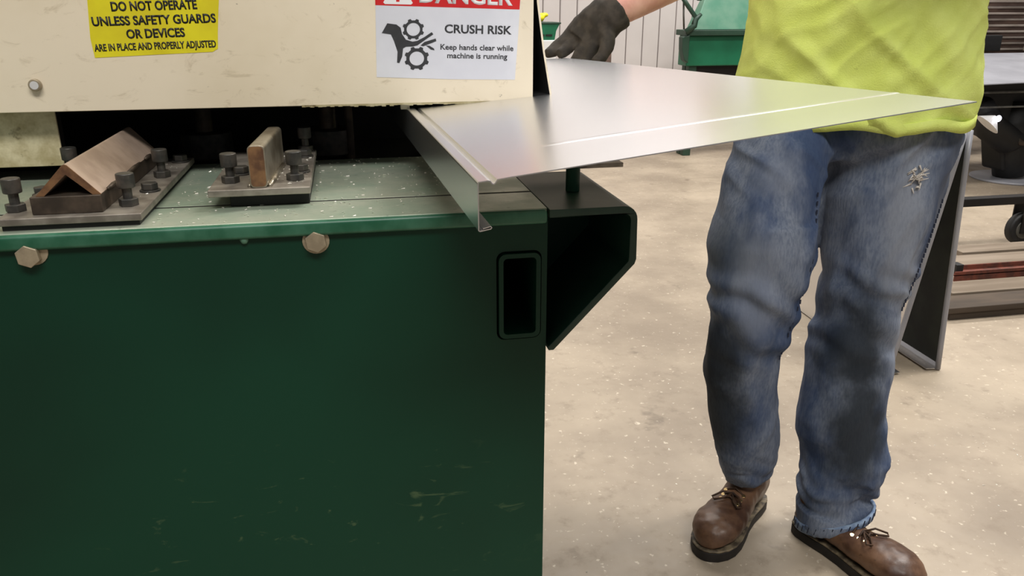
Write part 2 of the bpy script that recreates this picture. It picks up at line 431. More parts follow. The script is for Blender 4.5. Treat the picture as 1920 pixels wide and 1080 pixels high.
# ragged lower lip of the hood
lp = MB()
for k in range(60):
    xa = -0.05 + k * 0.0044
    h = 0.0008 + 0.0016 * rnd.random()
    lp.box(xa, xa + 0.0046, HY - 0.0002, HY + 0.0032, HB - h, HB + 0.001)
lp.build('torn_lip', 'dirty_cream_paint', mach)
MB().box(-1.35, HX + 0.004, HY, 1.62, 1.62, 1.624).build('hood_top', 'cream_paint', mach)
MB().box(-1.353, -1.35, HY, 1.62, 0.9, 1.62).build('hood_side', 'cream_paint', mach)
MB().box(-1.35, HX + 0.004, 1.615, 1.62, 0.985, 1.62).build('hood_back', 'interior_shade_black', mach)
# right side panel, bent away from the front at its lower corner
sp = MB(); N = 12; rows = []
for j in range(N + 1):
    f_ = j / N; z = 0.9735 + f_ * (1.62 - 0.9735)
    for i in range(9):
        g_ = i / 8; y = HY + 0.0045 + g_ * (1.612 - HY)
        bend = 0.019 * max(0, 1 - f_ * 5.2) ** 1.3 * max(0, 1 - g_ * 3.0) ** 1.0
        rows.append((HX + 0.0012 + 0.0022 * (1 - g_) + bend, y, z))
n_ = len(rows); rows += [(x_ + 0.0022, y_, z_) for x_, y_, z_ in rows]
fs_ = []
for j in range(N):
    for i in range(8):
        a = j * 9 + i; fs_ += [(a, a + 1, a + 10, a + 9), (n_ + a, n_ + a + 9, n_ + a + 10, n_ + a + 1)]
for i in range(8): fs_ += [(i, n_ + i, n_ + i + 1, i + 1), (N * 9 + i, N * 9 + i + 1, n_ + N * 9 + i + 1, n_ + N * 9 + i)]
for j in range(N): fs_ += [(j * 9, j * 9 + 9, n_ + j * 9 + 9, n_ + j * 9), (j * 9 + 8, n_ + j * 9 + 8, n_ + j * 9 + 17, j * 9 + 17)]
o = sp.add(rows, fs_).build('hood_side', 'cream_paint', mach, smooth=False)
o.data.materials.append(M['interior_shade_black'])
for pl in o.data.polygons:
    if pl.normal.x < -0.6: pl.material_index = 1  # dirty inner faces, blackened to hold the shade inside the hood
MB().box(HX + 0.016, HX + 0.030, HY + 0.004, HY + 0.0065, 0.9728, 0.9745, Matrix.Rotation(R(-8), 3, 'Y')).build('bent_tab', 'dirty_cream_paint', mach)
b = MB().cyl((-0.316, HY - 0.006, 1.0), (-0.316, HY, 1.0), 0.0062, n=20).build('screw_head', 'zinc_bolt', mach, bevel=0.001)
MB().cyl((-0.316, HY - 0.0062, 1.0), (-0.316, HY - 0.0055, 1.0), 0.0042, n=20).build('screw_cap', 'white_enamel', b)
# cream guard under the hood at the left
MB().box(-1.3, -0.3115, 0.960, 0.963, 0.9105, 1.1).build('guard_panel', 'dirty_cream_paint', mach, bevel=0.0008)
MB().box(-1.3, -0.3130, 0.9632, 0.98, 0.912, 1.1).build('guard_frame', 'interior_shade_black', mach)
# dark works behind the opening
MB().box(-1.28, 0.18, 1.35, 1.36, 0.6, 1.6).build('inner_panel', 'interior_shade_black', mach)
MB().box(-0.33, 0.17, 1.04, 1.35, 0.84, 0.868).build('inner_deck', 'interior_shade_black', mach)
for px_ in (-0.2, -0.03, 0.13):
    s = MB().cyl((px_, 1.2, 0.868), (px_, 1.2, 1.05), 0.012).build('roller_shaft', 'dark_steel', mach, bevel=0.001)
    MB().cyl((px_, 1.2, 0.874), (px_, 1.2, 0.91), 0.036, n=28).build('roller', 'black_oxide', s, bevel=0.002)
MB().cyl((0.0, 1.18, 0.868), (0.0, 1.18, 1.0), 0.006).build('feed_rod', 'dark_steel', mach)
MB().box(0.060, 0.070, 0.945, 0.955, 0.9645, 0.985).build('hood_tab', 'cream_paint', mach)
MB().ball((-0.1, YF - 0.001, 0.879), 0.004, 0.003, 0.005, 10, 7).build('paint_drip', 'bg_green_light', mach, smooth=True)

# labels on the hood ---------------------------------------------------------
def yx(px, py): return (-0.253 + (px - 163) * 0.000516 - 0.00009 * py, 1.083 - py * 0.00053)
def cx_(px, py): return (0.037 + (px - 704) * 0.000606 - 0.00003 * py, 1.083 - py * (0.000559 + (px - 704) * 7e-8))
YD = HY - 0.0004
pts = [yx(*q) for q in ((155, -66), (163, 0), (166, 35), (169, 70), (178, 107), (300, 102), (404, 98), (414, 92), (412, 60), (411, 20), (410, -80))]
lab = MB().prism_y(list(reversed(pts)), YD, HY).build('warning_label', 'yellow_vinyl', mach); lab['label'] = 'yellow safety label with black capitals'
for s, xa, xb, yc, h, wt in (('DO NOT OPERATE', 206, 369, 9.5, 0.0100, 0.034), ('UNLESS SAFETY GUARDS', 171, 407, 36, 0.0098, 0.034), ('OR DEVICES', 236, 348, 61, 0.0098, 0.034), ('ARE IN PLACE AND PROPERLY ADJUSTED', 176, 410, 85, 0.0078, 0.03)):
    q0 = yx(xa, yc); q1 = yx(xb, yc)
    text_obj(s, 'lettering', 'black_ink', lab, (q0[0] + q1[0]) / 2, q0[1], q1[0] - q0[0], h, R(1.5), YD - 0.0003, wt)
pts = [cx_(*q) for q in ((702, -70), (704, 0), (706, 145), (840, 149), (967, 150), (969, 60), (970, 0), (971, -70))]
lab2 = MB().prism_y(list(reversed(pts)), YD, HY).build('danger_label', 'white_vinyl', mach); lab2['label'] = 'white and red crush hazard label'
pts = [cx_(*q) for q in ((702, -70), (704, 9), (969, 17), (971, -70))]
MB().prism_y(list(reversed(pts)), YD - 0.0002, YD).build('red_band', 'red_vinyl', lab2)
q0 = cx_(783, 3); q1 = cx_(956, 8)
text_obj('DANGER', 'lettering', 'white_ink', lab2, (q0[0] + q1[0]) / 2, (q0[1] + q1[1]) / 2 + 0.0085, q1[0] - q0[0], 0.019, R(-1.8), YD - 0.0005, 0.03)
tri = [cx_(*q) for q in ((718, 4), (721, 7), (768, 8), (771, 5), (768, 0), (748, -34), (743, -35), (739, -33))]
exc = [cx_(*q) for q in ((741, -22), (742, -5), (747, -5), (748, -22))]
dot = [cx_(*q) for q in ((741, -2), (741, 3), (747, 3), (747, -2))]
MB().prism_y(tri, YD - 0.0005, YD - 0.0002, [exc, dot]).build('alert_triangle', 'white_ink', lab2)
for s, xa, xb, yc, h, wt in (('CRUSH RISK', 830, 956, 54, 0.0098, 0.024), ('Keep hands clear while', 823, 961, 88.5, 0.0064, 0.016), ('machine is running', 836, 950, 104.5, 0.0064, 0.016)):
    q0 = cx_(xa, yc); q1 = cx_(xb, yc)
    text_obj(s, 'lettering', 'grey_ink', lab2, (q0[0] + q1[0]) / 2, q0[1], q1[0] - q0[0], h, R(-1.7), YD - 0.0003, wt)
def gear(c, ro, ri):
    o_ = []; nn = 96
    for k in range(nn):
        an = 2 * math.pi * k / nn; ph = (an * 8 / (2 * math.pi)) % 1
        rr = ro * 0.84 + ro * 0.16 * min(1, max(0, math.cos((ph - 0.5) * 2 * math.pi) * 2.2 + 0.2))
        o_.append(cx_(c[0] + rr * math.cos(an), c[1] - rr * math.sin(an)))
    i_ = [cx_(c[0] + ri * math.cos(2 * math.pi * k / 32), c[1] - ri * math.sin(2 * math.pi * k / 32)) for k in range(32)]
    MB().prism_y(o_, YD - 0.0003, YD, [i_]).build('gear_pictogram', 'grey_ink', lab2)
gear((772.5, 54), 20.0, 12.2); gear((779.5, 109), 23.0, 13.5)
cr = lambda l: [cx_(640 + a_ * 0.21875, b2 * 0.21875) for a_, b2 in l]
MB().prism_y(cr([(390, 195), (465, 205), (500, 232), (512, 285), (545, 335), (600, 352), (640, 345), (700, 312), (760, 270), (774, 288), (690, 348), (640, 385), (600, 394), (545, 396), (522, 410), (515, 480), (492, 538), (472, 535), (476, 440), (445, 345), (420, 290), (345, 278)]), YD - 0.0003, YD).build('hand_pictogram', 'grey_ink', lab2)
MB().prism_y(cr([(668, 385), (700, 355), (795, 325), (800, 347), (765, 362), (690, 392)]), YD - 0.0003, YD).build('hand_pictogram', 'grey_ink', lab2)
MB().prism_y(cr([(713, 385), (745, 388), (782, 412), (786, 427), (755, 420)]), YD - 0.0003, YD).build('hand_pictogram', 'grey_ink', lab2)

# ------------------------------------------------------------------ tooling on the table
def tall_screw(x_, y_, z_, parent, k=1.0, mat='black_oxide'):
    s = MB().cyl((x_, y_, z_ + 0.004), (x_, y_, z_ + 0.018 * k), 0.0042, n=14).build('clamp_screw', mat, parent)
    MB().cyl((x_, y_, z_), (x_, y_, z_ + 0.0068), 0.0088, n=6, ph=R(15)).build('nut', mat, s, bevel=0.0006)
    MB().cyl((x_, y_, z_ + 0.0165 * k), (x_, y_, z_ + 0.0165 * k + 0.0135), 0.0078, 0.0080, n=20).build('screw_head', mat, s, bevel=0.0012)
    return s
def low_bolt(x_, y_, z_, parent, mat='black_oxide'):
    s = MB().cyl((x_, y_, z_), (x_, y_, z_ + 0.0018), 0.0098, n=22).build('washer', mat, parent, bevel=0.0004)
    MB().cyl((x_, y_, z_ + 0.0018), (x_, y_, z_ + 0.0085), 0.0082, n=6, ph=R(10)).build('hex_head', mat, s, bevel=0.0008)

ag = empty('angle_guide', (-0.245, 0.87, 0.893), 'tooling plate with an inverted steel angle welded on a block, left on the machine table', 'tooling')
MB().box(-0.304, -0.186, 0.742, 1.02, 0.8978, 0.9045).build('base_plate', 'mill_steel', ag, bevel=0.001)
MB().box(-0.301, -0.189, 0.7455, 1.015, 0.8932, 0.8978).build('spacer', 'interior_shade_black', ag)  # black colour paints in the shadow band under the plate
MB().box(-0.2775, -0.2195, 0.752, 0.985, 0.9045, 0.9205).build('guide_block', 'dark_steel', ag, bevel=0.001)
A0 = 0.9205
prof = [(-0.273, A0), (-0.2475, A0 + 0.0265), (-0.2455, A0 + 0.0272), (-0.2435, A0 + 0.0265), (-0.2195, A0), (-0.2265, A0), (-0.2457, A0 + 0.0185), (-0.266, A0)]
MB().prism_y(list(reversed(prof)), 0.7555, 0.985).build('steel_angle', 'angle_steel', ag, bevel=0.0006)
MB().prism_y(list(reversed(prof)), 0.7545, 0.7556).build('cut_end', 'rusty_cut', ag)
for (y0_, y1_) in ((0.775, 0.81), (0.85, 0.90), (0.925, 0.95)):
    MB().tube([(-0.2190, y0_, A0 + 0.0005), (-0.2186, (y0_ + y1_) / 2, A0 + 0.001), (-0.2190, y1_, A0 + 0.0005)], [0.0015, 0.0022, 0.0015], 8).build('weld_bead', 'dark_steel', ag, smooth=True)
for q in ((-0.297, 0.772), (-0.2035, 0.776), (-0.1995, 0.905), (-0.297, 0.935)): tall_screw(q[0], q[1], 0.9045, ag)
for q in ((-0.1975, 0.835), (-0.1965, 0.992), (-0.2945, 0.835)): low_bolt(q[0], q[1], 0.9045, ag)

fg = empty('flat_bar_guide', (-0.088, 0.88, 0.893), 'tooling plate with an upright rounded flat bar, right of the angle tooling on the table', 'tooling')
MB().box(-0.136, -0.041, 0.787, 1.0, 0.9055, 0.9125).build('base_plate', 'mill_steel', fg, bevel=0.001)
MB().box(-0.118, -0.043, 0.800, 0.99, 0.8932, 0.9055).build('spacer', 'interior_shade_black', fg, bevel=0.0006)  # coloured black for the shadow beneath the raised plate
fb = MB().prism_y(rrect(-0.0965, 0.9125, -0.0805, 0.953, 0.004, 3), 0.7905, 0.915)
for v in fb.v: v.x += (v.y - 0.7905) * 0.06
fb.build('flat_bar', 'bar_steel', fg, bevel=0.0008)
MB().prism_y(rrect(-0.0955, 0.914, -0.0815, 0.952, 0.0035, 3), 0.7896, 0.7906).build('cut_end', 'rusty_cut', fg)
for s_ in (-1, 1):
    xx = -0.0885 + s_ * 0.0095
    MB().tube([(xx, 0.795, 0.9135), (xx + 0.003, 0.85, 0.914), (xx + 0.006, 0.905, 0.9135)], [0.0022, 0.003, 0.0022], 8).build('weld_bead', 'bar_steel', fg, smooth=True)
for q in ((-0.1185, 0.822), (-0.0565, 0.822), (-0.053, 0.99)): tall_screw(q[0], q[1], 0.9125, fg, 0.95)
for q in ((-0.0525, 0.952), (-0.0530, 0.862), (-0.1130, 0.862)): low_bolt(q[0], q[1], 0.9125, fg)

# metal shavings scattered on the table
ch = MB()
def flake(x_, y_, z_, s_):
    a_ = rnd.random() * 6.28; ca, sa = math.cos(a_), math.sin(a_); l = s_ * (0.6 + rnd.random()); h = s_ * 0.35
    P_ = [(-l, -h, 0.0002), (l, -h, 0.0002), (l, h, 0.0002 + s_ * rnd.random()), (-l, h, 0.0003 + s_ * 0.4 * rnd.random())]
    vs_ = [(x_ + u * ca - v_ * sa, y_ + u * sa + v_ * ca, z_ + w_) for u, v_, w_ in P_]
    ch.add(vs_ + [(a1, b1, c1 + 0.0002) for a1, b1, c1 in vs_], [(3, 2, 1, 0), (4, 5, 6, 7), (0, 1, 5, 4), (1, 2, 6, 5), (2, 3, 7, 6), (3, 0, 4, 7)])
for k in range(230): flake(rnd.uniform(-0.18, 0.1), rnd.uniform(0.81, 1.03), 0.8933, 0.0013)
for k in range(70): flake(rnd.uniform(-0.18, 0.07), rnd.uniform(0.738, 0.80), 0.8932, 0.0011)
for k in range(60): flake(rnd.uniform(-0.078, -0.045), rnd.uniform(0.8, 0.98), 0.9127, 0.0013)
for k in range(25): flake(rnd.uniform(-0.21, -0.19), rnd.uniform(0.78, 1.0), 0.9047, 0.0008)
tag(ch.build('metal_shavings', 'chip_metal'), 'bright metal shavings strewn over the green machine table', 'shavings', kind='stuff')
ch = MB()
for k in range(260):
    flake(rnd.uniform(0.2, 1.7), rnd.uniform(0.85, 2.4), 0.0003, 0.0007 + 0.0016 * rnd.random() ** 2)
tag(ch.build('floor_grit', 'chip_metal'), 'fine bright grit glinting on the concrete floor', 'grit', kind='stuff')

# ------------------------------------------------------------------ the sheet held by the worker
sh = empty('sheet_metal_panel', (0.25, 0.9, 0.93), 'bright galvanized sheet with folded left edge fed into the machine by the gloved hand', 'sheet metal')
C00 = Vector((0.083, 0.528, 0.966)); C10 = Vector((0.46, 0.528, 1.011)); C01 = Vector((0.043, 1.545, 0.966)); C11 = Vector((0.42, 1.54, 0.981))
us = [0.0, 0.006, 0.018, 0.023, 0.0265, 0.029, 0.0315, 0.035] + [0.06 + 0.94 * k / 16 for k in range(17)]
dz = {2: 0.0, 3: -0.0006, 4: -0.0026, 5: -0.003, 6: -0.0022, 7: -0.0002}
vsv = [0.0, 0.03, 0.06, 0.083, 0.0855, 0.088, 0.0905, 0.094] + [0.11 + 0.89 * k / 22 for k in range(23)]
dv = {4: 0.0004, 5: 0.0006, 6: 0.0004}
g = MB(); nu = len(us); vv = []
for j, v_ in enumerate(vsv):
    for i, u_ in enumerate(us):
        p = (C00 * (1 - u_) + C10 * u_) * (1 - v_) + (C01 * (1 - u_) + C11 * u_) * v_
        p = p + Vector((0, 0, dz.get(i, 0) + (dv.get(j, 0) if u_ > 0.2 else 0)))
        p.z -= 0.003 * math.sin(math.pi * u_) * math.sin(math.pi * min(1, max(0, v_ - 0.12) * 1.1)) ** 2
        vv.append(p)
g.add(vv, [(j * nu + i, j * nu + i + 1, (j + 1) * nu + i + 1, (j + 1) * nu + i) for j in range(len(vsv) - 1) for i in range(nu - 1)])
o = g.build('panel', 'galvanized', sh)
s = o.modifiers.new('t', 'SOLIDIFY'); s.thickness = 0.0008; s.offset = -1
def strip(profile, name, parent):
    """profile: (dx, dz) from the left edge line, swept along the edge"""
    g = MB(); n = len(profile); vv = []
    for j in range(13):
        v_ = j / 12; e = C00 * (1 - v_) + C01 * v_
        vv += [e + Vector((dx, 0, dz_)) for dx, dz_ in profile]
    g.add(vv, [(j * n + i, j * n + i + 1, (j + 1) * n + i + 1, (j + 1) * n + i) for j in range(12) for i in range(n - 1)])
    o = g.build(name, 'galvanized', parent); s = o.modifiers.new('t', 'SOLIDIFY'); s.thickness = 0.0008; s.offset = 0
    return o
fl_ = strip([(0.0008, 0.0), (0.0001, -0.0008), (0.0, -0.002), (0.0, -0.034), (0.0008, -0.0348)], 'flange', sh)
strip([(0.0008, -0.0348), (0.006, -0.0338), (0.0085, -0.0334), (0.0092, -0.0325), (0.0085, -0.0316), (0.0068, -0.0320), (0.003, -0.0330)], 'hem', fl_)

# ------------------------------------------------------------------ the worker
per = empty('person', (0.92, 1.36, 0), 'worker in lime green shirt, stained blue jeans, brown boots and dark gloves guiding the sheet', 'person')
FW = Vector((-0.5, -0.87, 0)).normalized(); SD = Vector((-FW.y, FW.x, 0)) * 1.0   # SD points to image right
if SD.x < 0: SD = -SD
NZ = noise.noise
legA = [(0.850, 1.405, 0.875, 0.18), (0.800, 1.378, 0.824, 0.208), (0.772, 1.36, 0.754, 0.218), (0.763, 1.35, 0.684, 0.236), (0.755, 1.34, 0.635, 0.242), (0.746, 1.33, 0.563, 0.218), (0.745, 1.33, 0.497, 0.188), (0.745, 1.34, 0.436, 0.170), (0.750, 1.35, 0.372, 0.177), (0.767, 1.36, 0.292, 0.176), (0.782, 1.37, 0.209, 0.174), (0.795, 1.38, 0.15, 0.156), (0.800, 1.383, 0.112, 0.134)]
legB = [(1.03, 1.38, 0.88, 0.27), (1.025, 1.375, 0.848, 0.282), (1.020, 1.37, 0.793, 0.268), (1.012, 1.36, 0.733, 0.254), (1.003, 1.35, 0.661, 0.233), (0.992, 1.34, 0.587, 0.209), (0.978, 1.33, 0.524, 0.186), (0.963, 1.32, 0.46, 0.176), (0.954, 1.31, 0.372, 0.190), (0.947, 1.302, 0.280, 0.194), (0.961, 1.295, 0.219, 0.196), (0.968, 1.288, 0.178, 0.212), (0.964, 1.285, 0.160, 0.208), (0.938, 1.283, 0.150, 0.164), (0.938, 1.282, 0.124, 0.176), (0.937, 1.280, 0.102, 0.150), (0.943, 1.279, 0.088, 0.166), (0.950, 1.272, 0.066, 0.182), (0.955, 1.267, 0.050, 0.184)]
KW = 0.425
j = MB()
for lg in (legA, legB):
    j.tube([q[:3] for q in lg], 0, 28, [(q[3] * KW, q[3] * KW * 1.02) for q in lg], SD)
j.tube([(0.905, 1.43, 0.84), (0.903, 1.43, 0.76), (0.902, 1.425, 0.67), (0.898, 1.42, 0.60)], [0.06, 0.046, 0.036, 0.018], 16)
j.tube([(0.915, 1.39, 0.80), (0.92, 1.39, 0.84), (0.93, 1.395, 0.92), (0.94, 1.40, 1.0)], 0, 28, [(0.10, 0.075), (0.19, 0.105), (0.185, 0.115), (0.175, 0.11)], SD)
def ridge(v): return max(0.0, 1 - abs(NZ(v)) * 3.2)
def jean_wr(p, n):
    if p.z < 0.085 and p.x > 0.87: return 0.001
    low = max(0.0, 1 - p.z / 0.22) * min(1, max(0, (p.z - 0.055) * 30))
    d = 0.007 * NZ(Vector((p.x * 9, p.y * 9, p.z * 6))) + 0.005 * NZ(Vector((p.x * 18 + 4, p.y * 18, p.z * 13 + p.x * 9)))
    d += 0.007 * ridge(Vector((p.x * 7 + 1, p.y * 7, p.z * 7 - p.x * 10))) * (0.3 + 0.7 * min(1, max(0, NZ(p * 4) + 0.6)))
    d += 0.005 * low * math.sin(p.z * 170 + 4 * NZ(Vector((p.x * 12, p.y * 12, 3))) + p.x * 30)
    if 0.40 < p.z < 0.64: d += 0.005 * math.sin(p.z * 90 + p.x * 45 + 4 * NZ(p * 9)) * math.sin((p.z - 0.40) / 0.24 * math.pi)
    if p.z > 0.72: d += 0.009 * ridge(Vector((p.x * 6, p.y * 6, p.z * 14 + (p.x - 0.9) * (14 if p.x < 0.9 else -14)))) * min(1, (p.z - 0.72) * 8)
    d += 0.009 * max(0, NZ(Vector((p.x * 16 + 11, p.y * 5, p.z * 3.2)))) * (0.15 < p.z < 0.7)
    return d - 0.004
flesh(j, 'jeans', 'denim', per, 0.0058, 4, 0.5, jean_wr)
# hem band on the standing leg
def tilt_z(d): return 0.28 * d.x - 0.28 * d.y
def ring(c, r0, z0, z1, t0, mat, name, parent, n=40):
    rr = []
    for (rad, z) in ((r0, z0), (r0 + t0, z0), (r0 + t0, z1), (r0, z1)):
        rr.append([Vector(c) + SD * rad * math.cos(2 * math.pi * k / n) + FW * rad * 1.02 * math.sin(2 * math.pi * k / n) + Vector((0, 0, z)) for k in range(n)])
    for q in rr:
        for p in q: p.z += tilt_z(p - Vector(c))
    mb = MB(); mb.loft(rr + [rr[0]], cap=False); return mb.build(name, mat, parent, smooth=True)
hem = ring((0.951, 1.271, 0), 0.0700, 0.052, 0.073, 0.0060, 'denim_hem', 'trouser_hem', per)
for k in range(30):
    an = 2 * math.pi * k / 30; c = Vector((0.951, 1.271, 0)) + SD * 0.0763 * math.cos(an) + FW * 0.0778 * math.sin(an)
    c.z += tilt_z(c - Vector((0.951, 1.271, 0)))
    tn = (-SD * math.sin(an) + FW * math.cos(an)) * 0.0016
    MB().tube([c + Vector((0, 0, 0.055)) + tn, c + Vector((0, 0, 0.070)) - tn], 0.0013, 5).build('stitch', 'thread_dark', hem)
# frayed tear on the thigh
tr = MB()
cq = Vector((1.000, 1.256, 0.785))
for k in range(34):
    p0 = cq + SD * rnd.uniform(-0.008, 0.008) + Vector((0, 0, rnd.uniform(-0.03, 0.03) * rnd.random())) + FW * 0.001
    p1 = p0 + SD * rnd.uniform(-0.014, 0.016) + Vector((0, 0, rnd.uniform(-0.012, 0.012))) + FW * 0.005
    tr.tube([p0 - FW * 0.01, p0, p1], [0.0024, 0.0018, 0.0005], 6)
frayed = tr.build('frayed_tear', 'thread_white', per, smooth=True)
# seam stitches on the inner thigh and outer seam
for lg, sgn, i0, i1 in ((legA, 1, 2, 7), (legB, 1, 3, 6)):
    for k in range(24):
        f_ = i0 + (i1 - i0) * k / 23; i = min(int(f_), len(lg) - 2); t_ = f_ - i
        q = [lg[i][m_] * (1 - t_) + lg[i + 1][m_] * t_ for m_ in range(4)]
        an = R(28) if lg is legA else R(26)
        c = Vector(q[:3]) + (SD * math.cos(an) * sgn + FW * math.sin(an)) * (q[3] * KW + 0.0012)
        MB().tube([c + Vector((0, 0, 0.004)), c - Vector((0, 0, 0.004))], 0.0016, 6).build('seam_stitch', 'thread_dark', per)

# shirt
s_ = MB(); TC = Vector((0.94, 1.40, 0))
tors = [(0.868, 0.218, 0.150, 0.0), (0.90, 0.221, 0.152, 0.0), (0.94, 0.219, 0.155, 0), (0.98, 0.216, 0.152, 0), (1.03, 0.210, 0.150, 0), (1.085, 0.205, 0.145, 0), (1.18, 0.203, 0.135, 0), (1.28, 0.205, 0.128, 0), (1.37, 0.205, 0.115, 0), (1.42, 0.185, 0.095, 0), (1.45, 0.13, 0.08, 0), (1.47, 0.08, 0.07, 0)]
s_.tube([TC + Vector((0, 0, z)) + FW * f_ for z, a_, b2, f_ in tors], 0, 36, [(a_, b2) for z, a_, b2, f_ in tors], SD)
shR = TC - SD * 0.185 + Vector((0, 0, 1.405)); shL = TC + SD * 0.185 + Vector((0, 0, 1.405))
elR = Vector((0.72, 1.63, 1.158)); wrR = Vector((0.497, 1.53, 1.06))
elL = Vector((1.19, 1.31, 1.19)); wrL = Vector((0.99, 1.13, 1.27))
s_.tube([shR + SD * 0.05, shR, shR.lerp(elR, 0.35), shR.lerp(elR, 0.68)], [0.075, 0.085, 0.08, 0.082], 20)
s_.tube([shL - SD * 0.05, shL, shL.lerp(elL, 0.35), shL.lerp(elL, 0.68)], [0.075, 0.085, 0.08, 0.082], 20)
def shirt_wr(p, n):
    a_ = 0.012 * NZ(Vector((p.x * 5 + 2, p.y * 5, p.z * 9 + p.x * 5))) + 0.007 * NZ(Vector((p.x * 11, p.y * 11, p.z * 22 - p.x * 14)))
    a_ += 0.011 * ridge(Vector((p.x * 5 - 3, p.y * 5, p.z * 12 + p.x * 9 + 5))) + 0.004 * ridge(Vector((p.x * 11 + 3, p.y * 11, p.z * 20 - p.x * 16)))
    edge = 1 - 0.65 * abs(n.dot(SD)) ** 2
    return (a_ - 0.010) * edge
flesh(s_, 'shirt', 'hivis', per, 0.0066, 4, 0.5, shirt_wr)
hb = MB()
rg = []
for (ex, z) in ((-0.004, 0.866), (0.0035, 0.866), (0.0035, 0.886), (-0.004, 0.886)):
    rg.append([TC + SD * (0.2150 + ex) * math.cos(2 * math.pi * k / 64) + FW * (0.1465 + ex) * math.sin(2 * math.pi * k / 64) + Vector((0, 0, z + 0.004 * math.sin(k * 0.9))) for k in range(64)])
hb.loft(rg + [rg[0]], cap=False).build('shirt_hem', 'hivis', per, smooth=True)

# body: one continuous figure inside the clothes
b_ = MB()
b_.tube([TC + Vector((0, 0, z)) for z in (0.88, 0.95, 1.1, 1.25, 1.36, 1.42)], 0, 24, [(0.155, 0.095), (0.155, 0.095), (0.145, 0.095), (0.16, 0.1), (0.165, 0.09), (0.12, 0.07)], SD)
b_.tube([TC + Vector((0, 0, 1.38)), TC + FW * 0.02 + Vector((0, 0, 1.48)), TC + FW * 0.035 + Vector((0, 0, 1.56))], [0.07, 0.058, 0.058], 16)
HC = TC + FW * 0.05 + Vector((0, 0, 1.62))
hr = [(-0.118, 0.030, 0.030, 0.05), (-0.10, 0.050, 0.055, 0.035), (-0.06, 0.064, 0.085, 0.012), (0.0, 0.074, 0.096, 0), (0.05, 0.077, 0.099, -0.005), (0.09, 0.068, 0.088, -0.008), (0.115, 0.042, 0.055, -0.008)]
b_.tube([HC + Vector((0, 0, z)) + FW * f_ for z, a_, b2, f_ in hr], 0, 20, [(a_, b2) for z, a_, b2, f_ in hr], SD)
b_.tube([HC + FW * 0.088 + Vector((0, 0, 0.02)), HC + FW * 0.108 + Vector((0, 0, -0.02)), HC + FW * 0.100 + Vector((0, 0, -0.032))], [0.011, 0.016, 0.014], 10)
for sg in (-1, 1):
    b_.tube([HC + SD * sg * 0.076 + Vector((0, 0, 0.022)), HC + SD * sg * 0.086 - FW * 0.008, HC + SD * sg * 0.078 + Vector((0, 0, -0.028))], [0.014, 0.016, 0.012], 8)
for a0_, e_, w_ in ((shR, elR, wrR), (shL, elL, wrL)):
    b_.tube([a0_, a0_.lerp(e_, 0.5), e_, e_.lerp(w_, 0.3), e_.lerp(w_, 0.8), w_, w_ + (w_ - e_).normalized() * 0.012], [0.058, 0.05, 0.043, 0.044, 0.034, 0.029, 0.024], 16)
for lg in (legA, legB):
    b_.tube([q[:3] for q in lg], [q[3] * 0.26 for q in lg], 14)
flesh(b_, 'body', 'skin', per, 0.008, 4, 0.5)
hair = MB()
hair.tube([HC + Vector((0, 0, z)) - FW * f_ for z, f_ in ((-0.05, 0.05), (0.0, 0.028), (0.05, 0.022), (0.095, 0.012), (0.125, 0.01))], 0, 20, [(0.055, 0.05), (0.075, 0.075), (0.083, 0.088), (0.074, 0.088), (0.04, 0.05)], SD)
flesh(hair, 'hair', 'hair', per, 0.007, 3)
for sg in (-1, 1):
    c = HC + SD * sg * 0.031 + FW * 0.087 + Vector((0, 0, 0.012))
    e = MB().ball(c, 0.0125).build('eye', 'eye_white', per, smooth=True)
    MB().ball(c + FW * 0.0085, 0.006).build('pupil', 'eye_dark', e, smooth=True)
    MB().tube([c + SD * -0.018 + Vector((0, 0, 0.02)) + FW * 0.006, c + Vector((0, 0, 0.025)) + FW * 0.011, c + SD * 0.018 + Vector((0, 0, 0.02)) + FW * 0.006], [0.002, 0.004, 0.002], 8).build('eyebrow', 'hair', per, smooth=True)
mp = HC + FW * 0.090 + Vector((0, 0, -0.062))
MB().tube([mp - SD * 0.024 - FW * 0.006, mp + FW * 0.004, mp + SD * 0.024 - FW * 0.006], [0.003, 0.007, 0.003], 10).build('mouth', 'lip', per, smooth=True)

